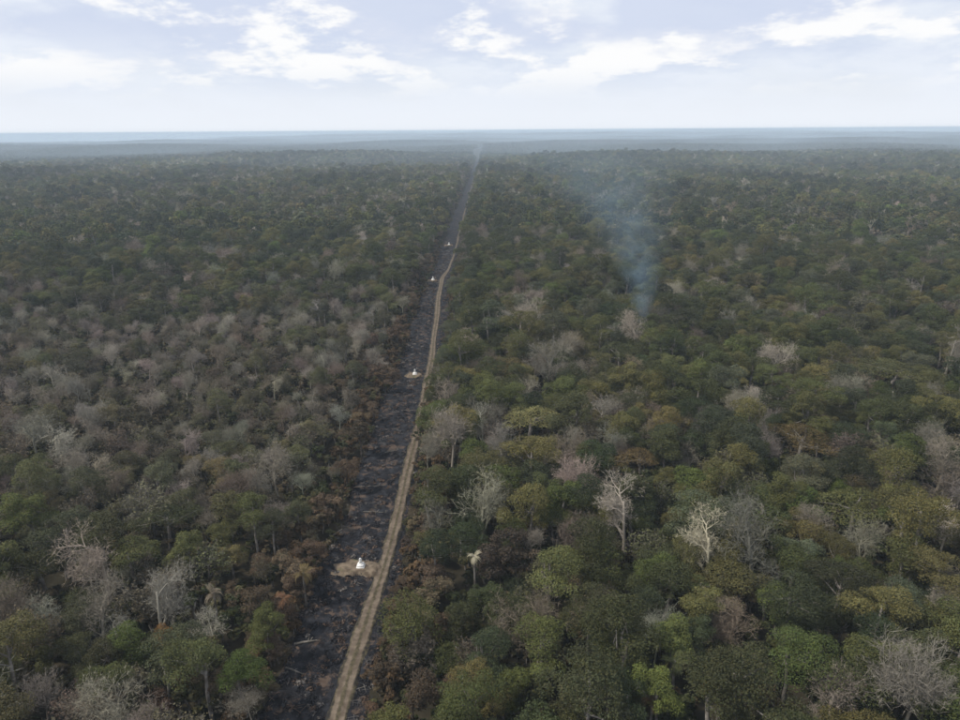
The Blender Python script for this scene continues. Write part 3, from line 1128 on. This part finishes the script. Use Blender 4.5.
# undergrowth
sp = 2.9
ux, uy = np.meshgrid(np.arange(-300, 300, sp), np.arange(22, 400, sp))
ux = (ux + RNG.uniform(-.5, .5, ux.shape) * sp).ravel(); uy = (uy + RNG.uniform(-.5, .5, uy.shape) * sp).ravel()
ok = ((np.abs(np.arctan2(ux, uy)) < HALF) | ((np.abs(ux) < 75) & (uy < 90))) & ((ux < strip_l(uy) + .5) | (ux > strip_r(uy) - .3))
ux, uy = ux[ok], uy[ok]
ey = np.repeat(np.arange(30, 330, 1.1), 2)
es = np.tile([0, 1], len(ey) // 2)
ey = ey + RNG.uniform(-.5, .5, len(ey))
ex = np.where(es == 0, strip_l(ey) - RNG.uniform(-.6, 2.6, len(ey)), strip_r(ey) + RNG.uniform(-.2, 2.4, len(ey)))
ux, uy = np.concatenate([ux, ex]), np.concatenate([uy, ey])
n = len(ux)
cs = np.array([(.050, .060, .026), (.075, .080, .035), (.100, .080, .055), (.090, .088, .045), (.120, .080, .050)])
ci_ = RNG.integers(0, 4, n)
ed = np.where(ux < -17, strip_l(uy) - ux, ux - strip_r(uy))
zone = (ux < -17) & (RNG.random(n) < .85 * np.exp(-((uy - 160) / 75) ** 2))
ci_[zone] = np.where(RNG.random(zone.sum()) < .6, 2, 3)
ci_[(ed < 4) & (RNG.random(n) < .6)] = 4
us = RNG.uniform(.7, 1.9, n)
us = us * np.where(ed < 2, .6, 1)
scatter('undergrowth', 'low brown and green undergrowth beneath the forest trees', 'undergrowth', SHRUBS,
        np.stack([ux, uy, H(ux, uy)], 1), RNG.uniform(0, 6.28, n), np.repeat(us[:, None], 3, 1), RNG.integers(0, 5, n),
        cs[ci_] * RNG.uniform(.5, .85, (n, 1)) * np.array([1.0, .96, .78]))  # tints darkened, the shade of the canopy gaps put into the colour

# distant forest: patches of crowns
PATCH = []
for s in range(6):
    r = np.random.default_rng(700 + s)
    g = Geo()
    for k in range(120):
        cx_, cy_ = r.uniform(-29, 29, 2)
        R = r.uniform(2.2, 4.6); hz_ = r.uniform(7.0, 12.5)
        u = unit(r, 16); u[:, 2] = np.abs(u[:, 2])
        p = np.array([cx_, cy_, hz_ - R * .8]) + u * R * np.array([1, 1, .9])
        tone = r.choice([.7, .85, 1.0, 1.2, 1.5], p=[.22, .26, .26, .16, .10])
        hue = np.array([1 + r.normal(0, .10), 1.0, 1 + r.normal(0, .14)])
        cards(g, p, u + .4 * r.normal(size=(16, 3)), np.full(16, R * .62), r, 0, hue * tone * r.uniform(.85, 1.15, (16, 1)), .8)
    PATCH.append(g.mesh('canopy_patch', [M_LEAF]))
sp = 48.0
fx, fy = np.meshgrid(np.arange(-6600, 6600, sp), np.arange(900, 8200, sp))
fx = (fx + RNG.uniform(-.2, .2, fx.shape) * sp).ravel(); fy = (fy + RNG.uniform(-.2, .2, fy.shape) * sp).ravel()
fd = np.hypot(fx, fy)
ok = (np.abs(np.arctan2(fx, fy)) < HALF) & (fd > R_TREE - 20) & (fd < 8200)
ok &= (np.abs(fx + 18) > 36) | (fy > 2600)
fx, fy, fd = fx[ok], fy[ok], fd[ok]
n = len(fx)
nn = snoise(fx, fy * .6, sines(41, 9, 500)) + .5 * snoise(fx, fy, sines(43, 8, 170))
nn = np.clip(.5 + .45 * nn, 0, 1)[:, None]
ft = (1 - nn) * np.array([.052, .064, .032]) + nn * np.array([.110, .102, .068])
scatter('distant_forest', 'far blue-grey forest fading into haze below the horizon', 'forest', PATCH,
        np.stack([fx, fy, H(fx, fy)], 1), RNG.integers(0, 4, n) * (math.pi / 2), np.repeat(RNG.uniform(.95, 1.15, n)[:, None], 3, 1),
        RNG.integers(0, 6, n), ft * .55)  # tint lowered: crown self-shade put into the patch colour

sp = 100.0
fx, fy = np.meshgrid(np.arange(-11000, 11000, sp), np.arange(4000, 15000, sp))
fx = (fx + RNG.uniform(-.2, .2, fx.shape) * sp).ravel(); fy = (fy + RNG.uniform(-.2, .2, fy.shape) * sp).ravel()
fd = np.hypot(fx, fy)
ok = (np.abs(np.arctan2(fx, fy)) < HALF) & (fd > 8150) & (fd < 15000)
fx, fy = fx[ok], fy[ok]
n = len(fx)
nn = snoise(fx * .6, fy, sines(47, 9, 1500)) + .5 * snoise(fx, fy, sines(49, 8, 500))
nn = np.clip(.5 + .55 * nn, 0, 1)[:, None]
ft = (1 - nn) * np.array([.052, .064, .032]) + nn * np.array([.150, .140, .095])
fs = RNG.uniform(2.0, 2.4, n)
scatter('horizon_forest', 'farthest pale forest in a thin band at the horizon', 'forest', PATCH,
        np.stack([fx, fy, H(fx, fy)], 1), RNG.integers(0, 4, n) * (math.pi / 2), np.stack([fs, fs, fs * .6], 1), RNG.integers(0, 6, n), ft * .55)  # same lowered tint, canopy shade included in the colour

# ------------------------------------------------------------------ palms


def frond_mesh(seed, L, droop):
    r = np.random.default_rng(seed)
    g = Geo()
    n = 9
    pts = []
    for i in range(n + 1):
        f = i / n
        pts.append(np.array([L * (f - 0.18 * f * f * droop), 0, L * (0.50 * f - (0.45 + .5 * droop) * f * f)]))
    tube(g, pts, [0.045 * (1 - .8 * i / n) for i in range(n + 1)], 3, 0, 0.9)
    for i in range(1, n + 1):
        for sd in (-1, 1):
            for h2 in (0, .5):
                b = pts[i - 1] + (pts[i] - pts[i - 1]) * (h2 + .25)
                l_ = L * 0.27 * math.sin(math.pi * min(.97, .18 + .8 * i / n)) * r.uniform(.85, 1.1)
                tip = b + np.array([l_ * .55, sd * l_ * .85, -l_ * r.uniform(.15, .45)])
                m_ = (b + tip) / 2 + np.array([0.045, 0, 0.05])
                m2_ = (b + tip) / 2 - np.array([0.045, 0, -0.05])
                g.add([b, m_, tip, m2_], [(0, 1, 2, 3)], None, 0, r.uniform(.8, 1.2))
    return g.mesh('palm_frond', [M_LEAF])


FR = [frond_mesh(800 + k, 2.6, d_) for k, d_ in enumerate((0.5, 0.8, 1.1, 1.4))]
g = Geo()
tube(g, [(0, 0, -.3), (.10, .05, 2.5), (.05, .12, 5.0), (0, 0, 6.6)], [.20, .16, .14, .17], 7)
PT = g.mesh('palm_trunk', [M_BARK], smooth=True)
for i, (px, py, wpx, tn, lb, sc_) in enumerate(PALMS):
    x, y, s = PALM_AT[i]
    root = bpy.data.objects.new('palm_tree', None)
    COL.objects.link(root)
    root.location = (x, y, float(H(x, y)))
    root.rotation_euler.z = i * 1.3
    tag(root, lb, 'palm tree', 'palms in the forest')
    o = link('trunk', PT, root); o.scale = (sc_, sc_, sc_)
    for k in range(17):
        o = link('frond', FR[(k * 7 + i) % 4], root)
        o.location = (0, 0, 6.5 * sc_)
        o.rotation_euler = (0, rad(-38 + 26 * ((k * 5) % 4)), k * 2.399)
        o.scale = (s, s, s)
        o['tint'] = list(tn)

# ------------------------------------------------------------------ debris on the burnt strip


def log_mesh(seed, L, r0):
    r = np.random.default_rng(seed)
    g = Geo()
    pts = [np.array([L * (f - .5), r.normal(0, .06) * L * .3, r0 * .6 + abs(r.normal(0, .03))]) for f in (0, .3, .65, 1)]
    tube(g, pts, [r0, r0 * .9, r0 * .7, r0 * .35], 6)
    for k in range(3):
        f = r.uniform(.4, .9)
        s = np.array([L * (f - .5), 0, r0 * .6])
        e = s + np.array([r.uniform(.2, .6), r.choice([-1, 1]) * r.uniform(.4, .9), r.uniform(.1, .35)]) * L * .25
        tube(g, [s, (s + e) / 2 + [0, 0, .06], e], [r0 * .45, r0 * .3, r0 * .1], 4)
    return g


LOGS = [(372, 487, 5.0, .10, 8, 'pale fallen log lying across the burnt strip beyond nearest marker'),
        (374, 513, 4.2, .09, -5, 'shorter pale fallen log across strip, just behind nearest marker mound'),
        (409, 411, 3.4, .10, 4, 'pale fallen branch reaching the track below second marker'),
        (338, 533, 2.2, .16, 60, 'pale broken stump wood on left edge of burnt strip'),
        (307, 643, 3.0, .17, 15, 'tan fallen log at strip left edge below nearest marker'),
        (295, 672, 2.6, .12, -25, 'grey fallen log in the strip near photo bottom'),
        (392, 452, 3.0, .09, 30, 'pale brushwood branch left of track between the two nearest markers')]
for i, (px, py, L, r0, az, lb) in enumerate(LOGS):
    x, y = ground_at(px, py)
    o = link('fallen_log', log_mesh(900 + i, L, r0).mesh('fallen_log', [M_PALE], smooth=True))
    o.location = (x, y, float(H(x, y)) + .10)
    o.rotation_euler.z = rad(az)
    tag(o, lb, 'log', 'fallen wood on the burnt strip')

# standing dead snags
for i, (px, py, hgt, lb) in enumerate([(421, 586, 5.2, 'thin pale dead snag standing right of track near nearest marker'),
                                       (489, 610, 4.0, 'short pale snag in scorched scrub right of the track')]):
    x, y = ground_at(px, py)
    g = Geo()
    tube(g, [(0, 0, -.3), (.1, 0, hgt * .5), (.0, .12, hgt)], [.14, .11, .05], 6)
    tube(g, [(.08, 0, hgt * .55), (.5, .2, hgt * .78)], [.06, .02], 4)
    tube(g, [(.05, .06, hgt * .72), (-.4, .1, hgt * .9)], [.05, .02], 4)
    o = link('dead_snag', g.mesh('dead_snag', [M_PALE], smooth=True))
    o.location = (x, y, float(H(x, y)))
    tag(o, lb, 'dead tree', 'standing dead snags')

# charred sticks, tufts and clods: uncountable
DEB = []
for s in range(4):
    r = np.random.default_rng(950 + s)
    g = Geo()
    if s < 2:
        for k in range(4):
            a = r.uniform(0, 6.28); L = r.uniform(.3, 1.0); c_ = r.normal(0, .3, 3); c_[2] = .08
            d_ = np.array([math.cos(a), math.sin(a), .12]) * L
            tube(g, [c_ - d_, c_ + d_], [.03, .012], 4, 0, r.uniform(.8, 1.2))
    else:
        u = unit(r, 26); u[:, 2] = np.abs(u[:, 2]) * .6
        cards(g, u * r.uniform(.2, .5, (26, 1)), u + r.normal(0, .5, (26, 3)), r.uniform(.10, .24, 26), r, 0, r.uniform(.7, 1.3, 26))
    DEB.append(g.mesh('strip_litter_piece', [M_TWIG]))
n = 9000
dy = 25 + 380 * RNG.random(n) ** 1.5
fx_ = RNG.random(n)
dx = strip_l(dy) + (strip_r(dy) - strip_l(dy)) * fx_
far_tr = np.abs(dx - track_x(dy)) > 1.5
clump = snoise(dx * 6, dy * 6, S_COL) + .8 * (np.abs(fx_ - .5) > .38)
far_tr &= clump > RNG.uniform(-1.0, 1.2, n)
dx, dy = dx[far_tr], dy[far_tr]
n = len(dx)
dc = np.array([(.020, .020, .024), (.035, .034, .038), (.11, .10, .095), (.105, .070, .050), (.19, .17, .15)])
di = RNG.choice(5, n, p=[.30, .26, .12, .28, .04])
scatter('strip_litter', 'charred sticks, ash and dry tufts strewn over the burnt strip', 'litter', DEB,
        np.stack([dx, dy, H(dx, dy) + .08 + .00025 * dy], 1), RNG.uniform(0, 6.28, n), np.repeat(RNG.uniform(.4, 1.2, n)[:, None], 3, 1),
        RNG.choice(4, n, p=[.14, .14, .36, .36]), dc[di])

# ------------------------------------------------------------------ smoke
sx0, sy0 = ground_at(637, 346)
sz0 = float(H(sx0, sy0))
top_z = 59.0


def s_axis(f):      # drift of the axis with height fraction
    return -1.5 * f + 2.0 * math.sin(f * 4.0) - 15.0 * f * f, 10.0 * f * f


def s_rad(f):
    return 1.6 + 5.0 * f + 26.0 * f ** 1.8


g = Geo()
NS, NR = 20, 20
vv = []
for i in range(NS + 1):
    f = i / NS
    ax, ay = s_axis(f)
    rr = s_rad(f) * 1.06
    for k in range(NR):
        a = 2 * math.pi * k / NR
        vv.append((ax + rr * math.cos(a), ay + rr * math.sin(a), f * (top_z - 2) + 2))
vv += [(0, 0, 2.0), (*s_axis(1.0), top_z)]
q = [(i * NR + k, i * NR + (k + 1) % NR, (i + 1) * NR + (k + 1) % NR, (i + 1) * NR + k) for i in range(NS) for k in range(NR)]
tt = [((k + 1) % NR, k, (NS + 1) * NR) for k in range(NR)] + [(NS * NR + k, NS * NR + (k + 1) % NR, (NS + 1) * NR + 1) for k in range(NR)]
g.add(vv, q, tt)
t = MT('smoke')
t.nt.nodes.remove(t.b)
tcn = t.n('ShaderNodeTexCoord')
sepn = t.n('ShaderNodeSeparateXYZ')
t.l(tcn.outputs['Object'], sepn.inputs[0])


def mm(op, a, b=None, clamp=False):
    n = t.n('ShaderNodeMath', operation=op, use_clamp=clamp)
    for i, s in enumerate((a, b)):
        if s is None: continue
        if isinstance(s, (int, float)): n.inputs[i].default_value = s
        else: t.l(s, n.inputs[i])
    return n.outputs[0]


fz = mm('DIVIDE', mm('SUBTRACT', sepn.outputs['Z'], 2.0), top_z - 2, True)
f2 = mm('MULTIPLY', fz, fz)
axx = mm('ADD', mm('ADD', mm('MULTIPLY', fz, -1.5), mm('MULTIPLY', mm('SINE', mm('MULTIPLY', fz, 4.0)), 2.0)), mm('MULTIPLY', f2, -15.0))
axy = mm('MULTIPLY', f2, 10.0)
rx, ry = mm('SUBTRACT', sepn.outputs['X'], axx), mm('SUBTRACT', sepn.outputs['Y'], axy)
rad2 = mm('SQRT', mm('ADD', mm('MULTIPLY', rx, rx), mm('MULTIPLY', ry, ry)))
rmax = mm('ADD', mm('ADD', 1.6, mm('MULTIPLY', fz, 5.0)), mm('MULTIPLY', mm('POWER', fz, 1.8), 26.0))
q_ = mm('SUBTRACT', 1.0, mm('DIVIDE', rad2, rmax), True)
nz = t.noise(0.16, 4, .6, tcn.outputs['Object'], .6)
nzr = t.ramp(nz, .30, .68)
fade = mm('SUBTRACT', 1.0, t.ramp(fz, .75, 1.0))
d_ = mm('MULTIPLY', mm('MULTIPLY', mm('MULTIPLY', q_, nzr), fade), mm('DIVIDE', 0.27, rmax))
pv = t.n('ShaderNodeVolumePrincipled')
pv.inputs['Color'].default_value = (.54, .78, 1.0, 1)
pv.inputs['Density Attribute'].default_value = ''
t.l(d_, pv.inputs['Density'])
t.l(pv.outputs[0], t.out.inputs['Volume'])
sm = link('smoke_plume', g.mesh('smoke_plume', [t.m]))
sm.location = (sx0, sy0, sz0)
tag(sm, 'thin bluish smoke plume rising from the forest right of centre', 'smoke', kind='stuff')

# drifting smoke, enlarged into an added haze bank over the farther forest
g = Geo()
NV, NW = 12, 28
vv = [(math.sin(math.pi * (i + .5) / NV) * math.cos(2 * math.pi * k / NW), math.sin(math.pi * (i + .5) / NV) * math.sin(2 * math.pi * k / NW),
       math.cos(math.pi * (i + .5) / NV)) for i in range(NV) for k in range(NW)] + [(0, 0, 1.0), (0, 0, -1.0)]
q = [(i * NW + k, (i + 1) * NW + k, (i + 1) * NW + (k + 1) % NW, i * NW + (k + 1) % NW) for i in range(NV - 1) for k in range(NW)]
tt = [(NV * NW, k, (k + 1) % NW) for k in range(NW)] + [(NV * NW + 1, (NV - 1) * NW + (k + 1) % NW, (NV - 1) * NW + k) for k in range(NW)]
g.add(vv, q, tt)
t = MT('smoke_haze')
t.nt.nodes.remove(t.b)
tcn = t.n('ShaderNodeTexCoord')
ln = t.n('ShaderNodeVectorMath', operation='LENGTH')
t.l(tcn.outputs['Object'], ln.inputs[0])
core = t.ramp(ln.outputs['Value'], 1.0, 0.35)
nzr = t.ramp(t.noise(0.003, 3, .55, None, .4), .34, .66, .4, 1.0)
pv = t.n('ShaderNodeVolumePrincipled')
pv.inputs['Color'].default_value = (.72, .86, 1.0, 1)
pv.inputs['Density Attribute'].default_value = ''
t.l(mm('MULTIPLY', mm('MULTIPLY', core, nzr), 0.00055), pv.inputs['Density'])
t.l(pv.outputs[0], t.out.inputs['Volume'])
sv = link('drifting_smoke_haze', g.mesh('drifting_smoke_haze', [t.m]))
sv.location = (100, 2750, 0)
sv.scale = (4300, 2500, 62)
tag(sv, 'thin bluish smoke with added haze lying low over the forest below the horizon', 'smoke', kind='stuff')

# ------------------------------------------------------------------ haze
lo, hi, E = float(gz.min()) - 3.0, max(72.0, float(gz.max()) + 15), 20600.0
zmin = float(min(v_.co.z for v_ in g_me.vertices)) - 1.5
zmax = max(62.5, float(max(v_.co.z for v_ in g_me.vertices)) + 16.0)
g = Geo()
g.add([(-E, -E, zmin), (E, -E, zmin), (E, E, zmin), (-E, E, zmin), (-E, -E, zmax), (E, -E, zmax), (E, E, zmax), (-E, E, zmax)],
      [(3, 2, 1, 0), (4, 5, 6, 7), (0, 1, 5, 4), (1, 2, 6, 5), (2, 3, 7, 6), (3, 0, 4, 7)])
t = MT('haze_air')
t.nt.nodes.remove(t.b)
pv = t.n('ShaderNodeVolumePrincipled')
pv.inputs['Color'].default_value = (.72, .86, 1.0, 1)
pv.inputs['Density'].default_value = 0.00020
pv.inputs['Density Attribute'].default_value = ''
pv.inputs['Anisotropy'].default_value = 0.0
t.l(pv.outputs[0], t.out.inputs['Volume'])
hzo = link('haze', g.mesh('haze', [t.m]))
tag(hzo, 'pale blue haze filling the air over the forest', 'haze', kind='stuff')
print('TREES', len(T), 'single', int(single.sum()), 'terrain z', zmin, zmax)
